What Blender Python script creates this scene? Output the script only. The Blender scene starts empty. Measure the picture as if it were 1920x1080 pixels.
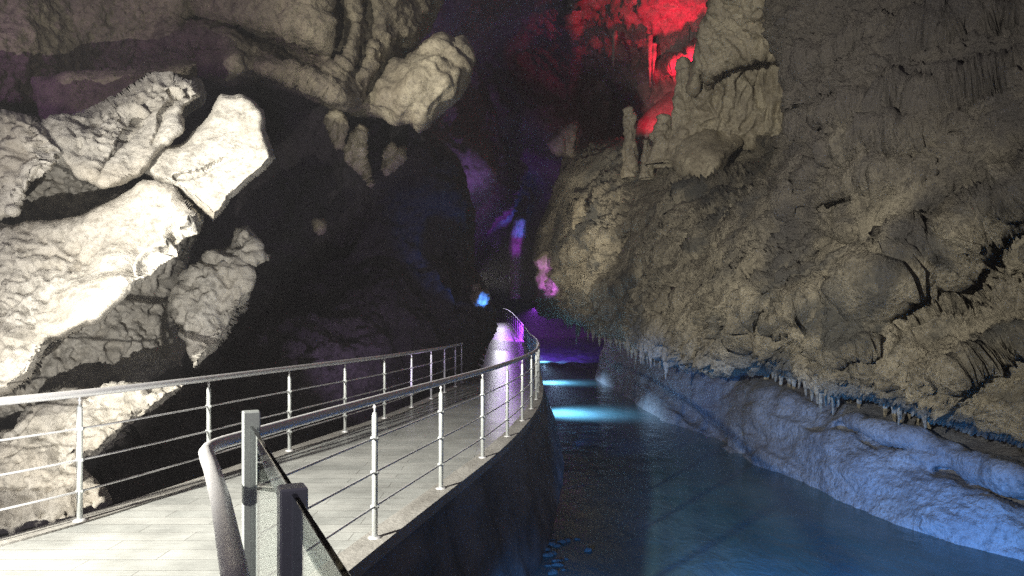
import bpy, math, random
import numpy as np
from mathutils import Vector, Matrix

random.seed(7)
rng = np.random.default_rng(11)
S = bpy.context.scene
COL = S.collection
F = 1280.0                     # focal length of the lens in photo pixels (24 mm)
EYE = 1.6                      # eye height above the deck
HOR = 604.0

# ------------------------------------------------------------------ camera
cam_d = bpy.data.cameras.new("camera")
cam = bpy.data.objects.new("camera", cam_d)
COL.objects.link(cam)
cam.location = (0, 0, EYE)
cam.rotation_euler = (math.radians(90), 0, 0)
cam_d.lens = 24.0
cam_d.sensor_width = 36.0
cam_d.shift_y = 64.0 / 1920.0
cam_d.clip_start = 0.05
cam_d.clip_end = 500
S.camera = cam

# ------------------------------------------------------------------ world (dim air of the cave)
w = bpy.data.worlds.new("World")
S.world = w
w.use_nodes = True
bg = w.node_tree.nodes["Background"]
bg.inputs[0].default_value = (0.47, 0.41, 0.55, 1)
bg.inputs[1].default_value = 0.16
S.view_settings.view_transform = 'Standard'
S.view_settings.look = 'None'
S.view_settings.exposure = 0.0
S.view_settings.gamma = 1.0
S.cycles.use_denoising = False
S.cycles.max_bounces = 8
S.cycles.sample_clamp_indirect = 2.0
S.cycles.sample_clamp_direct = 6.0
S.cycles.blur_glossy = 1.5


def P(px, py, d):
    """pixel of the photograph and a distance -> a place in the cave"""
    return Vector(((px - 960) / F * d, d, EYE + (HOR - py) / F * d))


# ------------------------------------------------------------------ lamps
def spot(name, loc, target, color, power, angle, blend=0.4, radius=0.03, wide=1.0):
    l = bpy.data.lights.new(name, 'SPOT')
    l.energy = power
    l.color = color
    l.spot_size = math.radians(angle)
    l.spot_blend = blend
    l.shadow_soft_size = radius
    o = bpy.data.objects.new(name, l)
    COL.objects.link(o)
    o.location = loc
    d = Vector(target) - Vector(loc)
    o.rotation_euler = d.to_track_quat('-Z', 'Y').to_euler()
    o.scale = (wide, 1, 1)
    return o


WARM = (1.0, 0.90, 0.74)
LAMP_L = Vector((-1.9, 1.0, 0.1))
LAMP_D = Vector((-5.6, -0.5, 3.0))
spot("boulder_floodlight_beam", LAMP_L, (-4.2, 8, 3.6), (1.0, 0.965, 0.90), 1700, 125, 0.5, 0.02)
spot("deck_floodlight_beam", LAMP_D, (-0.3, 11, 1.9), (1.0, 0.96, 0.86), 14500, 88, 1.0, 0.11)
spot("added_boulder_fill", (-5.2, 0.2, 2.0), (-4.0, 10, 3.0), (1.0, 0.90, 0.84), 420, 84, 1.0, 0.3)  # added fill lamp without a fixture, lifts the gaps between the boulders
spot("far_wall_floodlight_beam", (-1.35, 22.2, 2.8), P(1115, 445, 30), (1.0, 0.92, 0.76), 2900, 52, 0.9, 0.08)
# coloured show lamps
spot("red_spot", P(1296, 150, 28.5), P(1236, 30, 32), (1.0, 0.01, 0.05), 3000, 72, 0.6, 0.1)
spot("red_slope_spot", P(1215, 190, 28.2), P(1270, 190, 31), (1.0, 0.01, 0.05), 600, 110, 0.6, 0.1)
spot("blue_bank_spot", (2.5, 5.4, -1.22), (5.4, 11.0, -1.75), (0.055, 0.32, 1.0), 7400, 42, 1.0, 0.05, 2.6)
POOLS = [(1.42, 23.0), (1.52, 31.5), (1.55, 41.0)]
spot("water_edge_spot", (-0.30, 5.85, -0.85), (1.3, 8.3, -1.6), (0.07, 0.36, 1.0), 900, 60, 1.0, 0.05)
spot("bank_wash_spot", (1.25, 14.0, -0.95), (5.0, 20.0, -0.2), (0.05, 0.28, 1.0), 1300, 44, 1.0, 0.05)
for (x, y) in POOLS:
    spot("pool_spot", (x - 0.1, y, -0.35), (x + 0.45, y, -1.4), (0.42, 0.67, 1.0), 4600, 116, 1.0, 0.05)
spot("violet_river_spot", (1.2, 37, 2.4), (3.4, 45, -0.9), (0.45, 0.06, 1.0), 17000, 46, 0.9, 0.05, 2.4)
spot("violet_wall_spot", P(1028, 562, 30.8), P(1016, 505, 32.6), (0.62, 0.14, 1.0), 260, 80, 0.7, 0.05)
spot("violet_cleft_spot", P(968, 500, 43), P(966, 430, 46), (0.4, 0.04, 1.0), 500, 60, 0.6, 0.05)
spot("violet_chasm_spot", P(930, 470, 24), P(905, 330, 29), (0.5, 0.22, 1.0), 900, 54, 0.8, 0.05)
spot("blue_corner_spot", P(924, 586, 18.1), P(901, 553, 18.5), (0.05, 0.20, 1.0), 110, 74, 0.8, 0.03)
spot("added_hollow_fill", (-2.2, 12.5, 0.3), (-4.2, 18, 4.6), (0.55, 0.40, 0.80), 220, 130, 1.0, 0.3)  # added fill, not a show lamp: lifts the dark hollow
spot("violet_ceiling_spot", (-8.0, 5.5, 5.2), P(10, 20, 10), (0.55, 0.16, 0.9), 200, 80, 1.0, 0.05)
spot("violet_shaft_spot", P(880, 150, 20), P(862, 10, 25), (0.5, 0.15, 1.0), 200, 60, 0.9, 0.05)
spot("blue_cleft_spot", P(986, 445, 44.2), P(970, 418, 46.5), (0.04, 0.15, 1.0), 500, 50, 0.6, 0.03)
spot("deck_end_spot", (-0.95, 57, 5.2), (-0.5, 41, 0.4), (0.92, 0.92, 1.0), 850, 52, 0.7, 0.3)
spot("violet_deck_spot", (-0.45, 58, 5.6), (-0.1, 42, 0.4), (0.45, 0.03, 1.0), 350, 40, 0.7, 0.2)


# ------------------------------------------------------------------ noise
def _hash(ix, iy, iz, seed):
    h = (ix * 374761393 + iy * 668265263 + iz * 2147483647 + seed * 1274126177) & 0xFFFFFFFF
    h = ((h ^ (h >> 13)) * 1274126177) & 0xFFFFFFFF
    h = ((h ^ (h >> 15)) * 2246822519) & 0xFFFFFFFF
    return h ^ (h >> 16)


_G = np.array([[1, 1, 0], [-1, 1, 0], [1, -1, 0], [-1, -1, 0], [1, 0, 1], [-1, 0, 1], [1, 0, -1], [-1, 0, -1],
               [0, 1, 1], [0, -1, 1], [0, 1, -1], [0, -1, -1], [1, 1, 0], [-1, 1, 0], [0, -1, 1], [0, -1, -1]], float)


def perlin(p, seed=0):
    i = np.floor(p).astype(np.int64)
    f = p - i
    u = f * f * f * (f * (f * 6 - 15) + 10)
    out = 0
    for dx in (0, 1):
        wx = u[:, 0] if dx else 1 - u[:, 0]
        for dy in (0, 1):
            wy = u[:, 1] if dy else 1 - u[:, 1]
            for dz in (0, 1):
                wz = u[:, 2] if dz else 1 - u[:, 2]
                g = _G[_hash(i[:, 0] + dx, i[:, 1] + dy, i[:, 2] + dz, seed) & 15]
                out = out + wx * wy * wz * (g[:, 0] * (f[:, 0] - dx) + g[:, 1] * (f[:, 1] - dy) + g[:, 2] * (f[:, 2] - dz))
    return out


def fbm(p, oct=5, gain=0.5, seed=0):
    a, s, o = 1.0, 0.0, p
    for k in range(oct):
        s = s + a * perlin(o, seed + k)
        a *= gain
        o = o * 2.03 + 17.3
    return s


def ridged(p, oct=4, gain=0.5, seed=0):
    a, s, o = 1.0, 0.0, p
    for k in range(oct):
        s = s + a * (1 - 2 * np.abs(perlin(o, seed + k)))
        a *= gain
        o = o * 2.1 + 9.1
    return s


def worley(p, seed=0):
    """nearest cell distance, second distance, random id and offset to the nearest point"""
    i = np.floor(p).astype(np.int64)
    n = len(p)
    f1 = np.full(n, 9.0)
    f2 = np.full(n, 9.0)
    cid = np.zeros(n, np.int64)
    off = np.zeros((n, 3))
    for dx in (-1, 0, 1):
        for dy in (-1, 0, 1):
            for dz in (-1, 0, 1):
                c = i + np.array([dx, dy, dz])
                h = _hash(c[:, 0], c[:, 1], c[:, 2], seed)
                q = c + np.stack([(h & 1023) / 1023.0, ((h >> 10) & 1023) / 1023.0, ((h >> 20) & 1023) / 1023.0], 1)
                v = p - q
                d = np.sqrt((v * v).sum(1))
                near = d < f1
                f2 = np.where(near, f1, np.minimum(f2, d))
                f1 = np.where(near, d, f1)
                cid = np.where(near, h, cid)
                off = np.where(near[:, None], v, off)
    return f1, f2, cid, off


def facets(p, seed=0, k=16.0):
    """tilted flat faces meeting in creases"""
    i = np.floor(p).astype(np.int64)
    num = np.zeros(len(p))
    den = np.zeros(len(p))
    for dx in (-1, 0, 1):
        for dy in (-1, 0, 1):
            for dz in (-1, 0, 1):
                c = i + np.array([dx, dy, dz])
                h = _hash(c[:, 0], c[:, 1], c[:, 2], seed)
                q = c + np.stack([(h & 1023) / 1023.0, ((h >> 10) & 1023) / 1023.0, ((h >> 20) & 1023) / 1023.0], 1)
                v = p - q
                d = np.sqrt((v * v).sum(1))
                g = _hash(c[:, 0], c[:, 1], c[:, 2], seed + 5)
                t = np.stack([(g & 255) / 127.5 - 1, ((g >> 8) & 255) / 127.5 - 1, ((g >> 16) & 255) / 127.5 - 1], 1)
                w_ = np.exp(-k * d) + 1e-12
                num += w_ * ((t * v).sum(1) + 0.25 * ((g >> 24) / 127.5 - 1))
                den += w_
    return num / den, None


# displacement styles: world points, a size that grows with distance -> metres along the normal
def warp(p, f, a, seed=1):
    return p + a * np.stack([perlin(p * f, seed), perlin(p * f, seed + 1), perlin(p * f, seed + 2)], 1)


def style_boulder(p, s):
    """broken blocks: big flat faces, fine roughness, pits gathered in patches"""
    q = warp(p, 1.6, 0.10)
    fa, _ = facets(q * 0.50, 4, 22)
    fb, _ = facets(warp(p, 4.0, 0.05) * np.array([2.0, 2.0, 2.6]), 9, 20)
    zone = np.clip(2.2 * perlin(p * 0.8, 40) + 0.25, 0, 1)
    pit = np.clip(perlin(p * 7.0, 21) - 0.06, 0, 1) + 0.5 * np.clip(perlin(p * 15.0, 22), 0, 1)
    return 0.30 * fa + 0.05 * fb + 0.030 * fbm(p * 3.6, 6, 0.66, 5) + 0.07 * fbm(p * 1.1, 2, 0.5, 6) - zone * (0.24 * pit - 0.04 * fbm(p * 6, 3, 0.6, 7))


def style_slab(p, s):
    q = warp(p, 2.0, 0.06)
    fb, _ = facets(q * np.array([0.7, 0.7, 1.1]), 19, 22)
    fc, _ = facets(warp(p, 4.0, 0.05) * 2.6, 20, 20)
    return 0.09 * fb + 0.018 * fc + 0.020 * fbm(p * 3.2, 6, 0.68, 5)


def style_pitted(p, s):
    """weathered block full of holes"""
    fa, _ = facets(warp(p, 1.6, 0.10) * 0.8, 14, 20)
    pit = np.clip(perlin(warp(p, 4.0, 0.06) * 5.0, 23) - 0.05, 0, 1) + 0.6 * np.clip(perlin(p * 11.0, 24) - 0.02, 0, 1)
    return 0.22 * fa + 0.07 * fbm(p * 2.4, 6, 0.66, 15) - 0.26 * pit


STRAT = np.array([0.45, -0.66, 0.60]) / np.linalg.norm([0.45, -0.66, 0.60])


def style_wall(p, s):
    """solution-worn wall: strata that rise towards the viewer, pits, scallops high up"""
    q = warp(p, 0.9, 0.3)
    st = q - STRAT * (q @ STRAT)[:, None] * 0.80
    big = 0.50 * fbm(q * 0.33, 4, 0.5, 31)
    r = ridged(st * 1.7, 5, 0.62, 33)
    fa, _ = facets(st * 0.9, 34, 26)
    pit = np.clip(perlin(warp(p, 3.0, 0.1) * 4.2, 37) - 0.02, 0, 1)
    pit2 = np.clip(perlin(p * 9.5, 38) - 0.05, 0, 1)
    fc, _ = facets(warp(st, 3.0, 0.08) * 2.6, 45, 22)
    lo = 0.11 * r + 0.06 * fa + 0.05 * fc + 0.11 * fbm(st * 3.4, 6, 0.74, 36) + 0.07 * fbm(p * 4.0, 5, 0.74, 47) - (0.20 * pit + 0.09 * pit2) * np.clip(0.6 + 1.6 * perlin(p * 0.7, 39), 0, 1.3)
    sc = q * np.array([0.9, 0.9, 3.2])
    hi = 0.085 * (1 - 2 * np.abs(perlin(sc * 1.2, 41))) + 0.05 * ridged(sc * 2.3, 3, 0.6, 42) + 0.07 * fbm(p * 3.5, 5, 0.66, 43)
    lo = lo * np.clip(0.85 + 1.3 * perlin(p * 0.38, 49), 0.35, 1.25)
    m = np.clip((p[:, 2] - 3.2 + 0.8 * perlin(p * 0.6, 44)) / 1.2, 0, 1) * np.clip((17 - p[:, 1]) / 1.5, 0, 1)
    band = ridged(st * np.array([0.45, 0.45, 0.9]) + 3.0, 3, 0.5, 46)
    return 0.75 * big + 0.16 * band + 1.45 * lo * (1 - m) + 2.0 * hi * m


def style_dark(p, s):
    q = p + 0.3 * np.stack([perlin(p * 0.8, 1), perlin(p * 0.8, 2), perlin(p * 0.8, 3)], 1)
    fa, _ = facets(q * 0.55, 44)
    return 0.40 * fa + 0.26 * fbm(q * 0.8, 6, 0.6, 45) + 0.08 * fbm(p * 3.0, 5, 0.68, 48)


def style_ceil(p, s):
    q = warp(p, 0.8, 0.25)
    fa, _ = facets(q * 0.6, 144)
    r = ridged(q * np.array([1.1, 1.1, 0.8]), 5, 0.55, 146)
    pit = np.clip(perlin(p * 6.0, 147) - 0.08, 0, 1)
    return 0.20 * fa + 0.14 * fbm(q * 0.8, 4, 0.5, 145) + 0.05 * r + 0.065 * fbm(p * 3.5, 6, 0.7, 148) - 0.10 * pit


def style_bank(p, s):
    """water-worn bank: long flat steps dipping to the river, fine scratches"""
    a = np.array([0.42, -0.88, -0.20])
    a = a / np.linalg.norm(a)
    q = warp(p, 1.1, 0.16)
    st = q - a * (q @ a)[:, None] * 0.68
    fa, _ = facets(st * np.array([0.8, 0.8, 1.5]), 54, 20)
    fb, _ = facets(warp(p, 3.0, 0.08) * 1.9, 58, 20)
    return 0.24 * fa + 0.045 * fb + 0.07 * fbm(st * 1.8, 6, 0.62, 55) + 0.03 * ridged(st * 4.0, 4, 0.6, 59) + 0.10 * fbm(p * 0.5, 2, 0.5, 57)


def style_flow(p, s):
    """draped flowstone: folds that run down"""
    q = p + 0.25 * np.stack([perlin(p * 0.8, 1), perlin(p * 0.8, 2), p[:, 0] * 0], 1)
    fold = 1 - 2 * np.abs(perlin(q * np.array([2.6, 2.6, 0.32]) / s, 61))
    fine = 1 - 2 * np.abs(perlin(q * np.array([6.5, 6.5, 0.7]) / s, 62))
    return s * (0.20 * fold + 0.07 * fine + 0.10 * fbm(p * 1.5 / s, 5, 0.55, 63))


def style_lump(p, s):
    a = math.radians(42)
    c, sn = math.cos(a), math.sin(a)
    u = p[:, 0] * c + p[:, 2] * sn
    v = -p[:, 0] * sn + p[:, 2] * c
    q = np.stack([u * 0.45, p[:, 1] * 1.2, v * 1.8], 1)
    q = q + 0.25 * np.stack([perlin(p, 1), perlin(p, 2), perlin(p, 3)], 1)
    fold = 1 - 2 * np.abs(perlin(q * 1.3, 71))
    f1, f2, cid, off = worley(p * 2.6, 72)
    return 0.16 * fold + 0.14 * (0.5 - f1) + 0.12 * fbm(p * 1.5, 6, 0.58, 73)


# ------------------------------------------------------------------ mesh helpers
def np_mesh(name, V, Q, mat, smooth=True, origin=True, uv=None):
    V = np.asarray(V, float)
    Q = np.asarray(Q, np.int32)
    loc = np.zeros(3)
    if origin:
        loc = np.array([V[:, 0].mean(), V[:, 1].mean(), V[:, 2].min()])
    me = bpy.data.meshes.new(name)
    n = Q.shape[1]
    me.vertices.add(len(V))
    me.vertices.foreach_set("co", (V - loc).astype(np.float32).ravel())
    me.loops.add(Q.size)
    me.loops.foreach_set("vertex_index", Q.ravel())
    me.polygons.add(len(Q))
    me.polygons.foreach_set("loop_start", np.arange(0, Q.size, n, dtype=np.int32))
    me.polygons.foreach_set("loop_total", np.full(len(Q), n, np.int32))
    me.polygons.foreach_set("use_smooth", np.full(len(Q), smooth, bool))
    if uv is not None:
        l = me.uv_layers.new(name="UVMap")
        l.data.foreach_set("uv", np.asarray(uv, np.float32)[Q.ravel()].ravel())
    me.update()
    me.validate()
    o = bpy.data.objects.new(name, me)
    COL.objects.link(o)
    o.location = loc
    if mat:
        me.materials.append(mat)
    return o


def tag(o, label=None, cat=None, group=None, kind=None):
    if label: o["label"] = label
    if cat: o["category"] = cat
    if group: o["group"] = group
    if kind: o["kind"] = kind
    return o


def adopt(child, parent):
    bpy.context.view_layer.update()
    m = child.matrix_world.copy()
    child.parent = parent
    child.matrix_parent_inverse = Matrix()
    child.matrix_basis = Matrix.Translation(-parent.location) @ Matrix.Translation(child.location) @ child.rotation_euler.to_matrix().to_4x4()


def empty(name, loc):
    o = bpy.data.objects.new(name, None)
    COL.objects.link(o)
    o.location = loc
    o.empty_display_size = 0.2
    return o


class MB:
    """collects quads"""
    def __init__(self):
        self.V = []
        self.Q = []
        self.n = 0

    def add(self, V, Q):
        V = np.asarray(V, float)
        self.V.append(V)
        self.Q.append(np.asarray(Q, np.int64) + self.n)
        self.n += len(V)
        return self

    def tube(self, path, r, seg=10, cap=True):
        p = np.asarray(path, float)
        n = len(p)
        r = np.broadcast_to(np.asarray(r, float), (n,))
        t = np.gradient(p, axis=0)
        t /= np.linalg.norm(t, axis=1)[:, None] + 1e-9
        up = np.tile([0, 0, 1.0], (n, 1))
        up[np.abs(t[:, 2]) > 0.9] = [0, 1, 0]
        a = np.cross(t, up)
        a /= np.linalg.norm(a, axis=1)[:, None]
        b = np.cross(a, t)
        th = np.linspace(0, 2 * math.pi, seg, endpoint=False)
        V = (p[:, None, :] + r[:, None, None] * (np.cos(th)[None, :, None] * a[:, None, :] + np.sin(th)[None, :, None] * b[:, None, :])).reshape(-1, 3)
        i = np.arange(n - 1)[:, None] * seg
        j = np.arange(seg)[None, :]
        j2 = (j + 1) % seg
        Q = np.stack([i + j, i + j2, i + seg + j2, i + seg + j], -1).reshape(-1, 4)
        if cap:
            V = np.vstack([V, p[0], p[-1]])
            c0, c1 = n * seg, n * seg + 1
            k = np.arange(0, seg, 2)
            e0 = np.stack([np.full_like(k, c0), (k + 2) % seg, (k + 1) % seg, k], 1)
            b0 = (n - 1) * seg
            e1 = np.stack([np.full_like(k, c1), b0 + k, b0 + (k + 1) % seg, b0 + (k + 2) % seg], 1)
            Q = np.vstack([Q, e0, e1])
        return self.add(V, Q)

    def box(self, c, sx, sy, sz, rz=0.0, bev=0.0):
        """box on centre c, turned about z, with chamfered upright edges and top when bev"""
        x, y, z = sx / 2, sy / 2, sz / 2
        b = bev
        if b:
            ring = [(-x + b, -y), (x - b, -y), (x, -y + b), (x, y - b), (x - b, y), (-x + b, y), (-x, y - b), (-x, -y + b)]
            inr = [(px * (1 - b / x), py * (1 - b / y)) for px, py in ring]
            V = [(px, py, -z) for px, py in ring] + [(px, py, z - b) for px, py in ring] + [(px, py, z) for px, py in inr]
            Q = []
            for L in (0, 8):
                for k in range(8):
                    Q.append((L + k, L + (k + 1) % 8, L + 8 + (k + 1) % 8, L + 8 + k))
            Q += [(16, 17, 18, 19), (16, 19, 20, 23), (20, 21, 22, 23), (3, 2, 1, 0), (7, 4, 3, 0), (7, 6, 5, 4)]
        else:
            V = [(-x, -y, -z), (x, -y, -z), (x, y, -z), (-x, y, -z), (-x, -y, z), (x, -y, z), (x, y, z), (-x, y, z)]
            Q = [(0, 3, 2, 1), (4, 5, 6, 7), (0, 1, 5, 4), (1, 2, 6, 5), (2, 3, 7, 6), (3, 0, 4, 7)]
        V = np.array(V)
        cz, sn = math.cos(rz), math.sin(rz)
        W = np.stack([V[:, 0] * cz - V[:, 1] * sn, V[:, 0] * sn + V[:, 1] * cz, V[:, 2]], 1) + np.asarray(c)
        return self.add(W, Q)

    def build(self, name, mat, parent=None, smooth=True, origin=True):
        o = np_mesh(name, np.vstack(self.V), np.vstack(self.Q), mat, smooth, origin)
        if parent:
            adopt(o, parent)
        return o


def tps(ctrl, xy):
    """thin plate surface through (px, py, 1/d): straight in space between its points"""
    c = np.asarray(ctrl, float)
    X = c[:, :2] / 500.0
    v = 1.0 / c[:, 2]
    def U(r2):
        return np.where(r2 > 1e-12, 0.5 * r2 * np.log(np.maximum(r2, 1e-12)), 0)
    n = len(c)
    K = U(((X[:, None] - X[None]) ** 2).sum(-1)) + np.eye(n) * 1e-5
    Pm = np.hstack([np.ones((n, 1)), X])
    A = np.block([[K, Pm], [Pm.T, np.zeros((3, 3))]])
    sol = np.linalg.solve(A, np.concatenate([v, np.zeros(3)]))
    out = np.zeros(len(xy))
    q = xy / 500.0
    for s in range(0, len(q), 60000):
        b = q[s:s + 60000]
        out[s:s + 60000] = U(((b[:, None] - X[None]) ** 2).sum(-1)) @ sol[:n] + sol[n] + b @ sol[n + 1:]
    return 1.0 / np.clip(out, 1 / 90.0, 1 / 2.0)


def seg_dist(xy, poly, closed=True):
    """distance to a polyline and nearest point"""
    p = np.asarray(poly, float)
    q = np.roll(p, -1, 0) if closed else p[1:]
    p = p if closed else p[:-1]
    best = np.full(len(xy), 1e18)
    near = np.zeros((len(xy), 2))
    for a, b in zip(p, q):
        ab = b - a
        t = np.clip(((xy - a) @ ab) / max(ab @ ab, 1e-9), 0, 1)
        c = a + t[:, None] * ab
        d = ((xy - c) ** 2).sum(1)
        m = d < best
        best = np.where(m, d, best)
        near[m] = c[m]
    return np.sqrt(best), near


def inside(xy, poly):
    p = np.asarray(poly, float)
    q = np.roll(p, -1, 0)
    r = np.zeros(len(xy), bool)
    x, y = xy[:, 0], xy[:, 1]
    for (x0, y0), (x1, y1) in zip(p, q):
        c = ((y0 > y) != (y1 > y))
        if y0 != y1:
            r ^= c & (x < (x1 - x0) * (y - y0) / (y1 - y0) + x0)
    return r


def rough(poly, amp, seed=0, step=8):
    """a traced outline made rough"""
    p = np.asarray(poly, float)
    q = np.roll(p, -1, 0)
    pts = []
    for a, b in zip(p, q):
        n = max(1, int(np.linalg.norm(b - a) / step))
        for k in range(n):
            pts.append(a + (b - a) * k / n)
    pts = np.array(pts)
    t = np.roll(pts, -1, 0) - np.roll(pts, 1, 0)
    nrm = np.stack([t[:, 1], -t[:, 0]], 1) / (np.linalg.norm(t, axis=1)[:, None] + 1e-9)
    z = np.zeros((len(pts), 1))
    k = np.hstack([pts / 38.0, z + seed * 3.7])
    return pts + nrm * (fbm(k, 4, 0.6, seed)[:, None] * amp)


def region_grid(poly, step):
    p = np.asarray(poly, float)
    x0, y0 = p.min(0) - step
    x1, y1 = p.max(0) + step
    nx = int((x1 - x0) / step) + 2
    ny = int((y1 - y0) / step) + 2
    gx, gy = np.meshgrid(x0 + np.arange(nx) * step, y0 + np.arange(ny) * step)
    xy = np.stack([gx.ravel(), gy.ravel()], 1)
    ins = inside(xy, p)
    d, near = seg_dist(xy, p)
    sd = np.where(ins, d, -d)
    idx = np.arange(nx * ny).reshape(ny, nx)
    Q = np.stack([idx[:-1, :-1], idx[1:, :-1], idx[1:, 1:], idx[:-1, 1:]], -1).reshape(-1, 4)
    keep = (sd[Q] > -0.72 * step).all(1) & (sd[Q].max(1) > 0.15 * step)
    Q = Q[keep]
    snap = sd < 0.25 * step
    xy = np.where(snap[:, None], near, xy)
    e = np.where(snap, 0.0, sd)
    used = np.unique(Q)
    m = np.full(nx * ny, -1)
    m[used] = np.arange(len(used))
    return xy[used], e[used], m[Q]


def to_world(xy, d):
    return np.stack([(xy[:, 0] - 960) / F * d, d, EYE + (HOR - xy[:, 1]) / F * d], 1)


def normals(V, Q):
    a = V[Q[:, 2]] - V[Q[:, 0]]
    b = V[Q[:, 3]] - V[Q[:, 1]]
    n = np.cross(a, b)
    N = np.zeros_like(V)
    for k in range(4):
        np.add.at(N, Q[:, k], n)
    return N / (np.linalg.norm(N, axis=1)[:, None] + 1e-12)


def apply_feats(xy, d, feats):
    """ledges (-) and grooves (+) in metres of depth along traced lines: (points, width, amount)"""
    for pts, wd, amp in feats:
        q = xy + 14 * np.stack([perlin(np.stack([xy[:, 0] / 60, xy[:, 1] / 60, xy[:, 0] * 0 + 1], 1), 8),
                                perlin(np.stack([xy[:, 0] / 60, xy[:, 1] / 60, xy[:, 0] * 0 + 5], 1), 8)], 1)
        r, _ = seg_dist(q, pts, closed=False)
        d = d + amp * np.exp(-(r / wd) ** 2)
    return d


def patch(name, poly, ctrl, style, mat, step=4.0, amp=1.0, size=1.0, feats=(), edge_back=0.0, edge_w=20.0, origin=True):
    """an open face of rock"""
    xy, e, Q = region_grid(poly, step)
    d = tps(ctrl, xy)
    d = apply_feats(xy, d, feats)
    if edge_back:
        d = d + edge_back * np.clip(1 - e / edge_w, 0, 1) ** 2
    V = to_world(xy, d)
    N = normals(V, Q)
    damp = 0.4 + 0.6 * np.clip(e / 26.0, 0, 1)
    V = V + N * (amp * damp * style(V, size))[:, None]
    return np_mesh(name, V, Q, mat, True, origin)


def solid(name, poly, ctrl, thick, style, mat, step=4.0, amp=1.0, size=1.0, rr=40.0, rm=None, feats=(), rough_amp=5.0, seed=0):
    """a closed body of rock: traced outline, relief in front, rounded over its edge to a back of its own"""
    pl = rough(poly, rough_amp, seed) if rough_amp else np.asarray(poly, float)
    xy, e, Q = region_grid(pl, step)
    d = tps(ctrl, xy) if len(ctrl) > 2 else np.full(len(xy), float(ctrl[0][2]))
    rm = thick * 0.4 if rm is None else rm
    c = 1 - np.clip(1 - e / rr, 0, 1) ** 2.2
    front = apply_feats(xy, d, feats) + rm * (1 - c)
    back = d + rm + (thick - rm) * c
    rim = e <= 0
    n = len(xy)
    A = to_world(xy, front)
    B = to_world(xy, back)
    m = np.arange(n) + n
    m[rim] = np.arange(n)[rim]
    V = np.vstack([A, B])
    Q2 = m[Q][:, ::-1]
    Qa = np.vstack([Q, Q2])
    N = normals(V, Qa)
    c2 = np.concatenate([c, c])
    V = V + N * (amp * (0.2 + 0.8 * c2) * style(V, size))[:, None]
    used = np.unique(Qa)
    r = np.full(2 * n, -1)
    r[used] = np.arange(len(used))
    return np_mesh(name, V[used], r[Qa], mat, True, True)


# ------------------------------------------------------------------ materials
def new_mat(name):
    m = bpy.data.materials.new(name)
    m.use_nodes = True
    nt = m.node_tree
    return m, nt, nt.nodes["Principled BSDF"]


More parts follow.
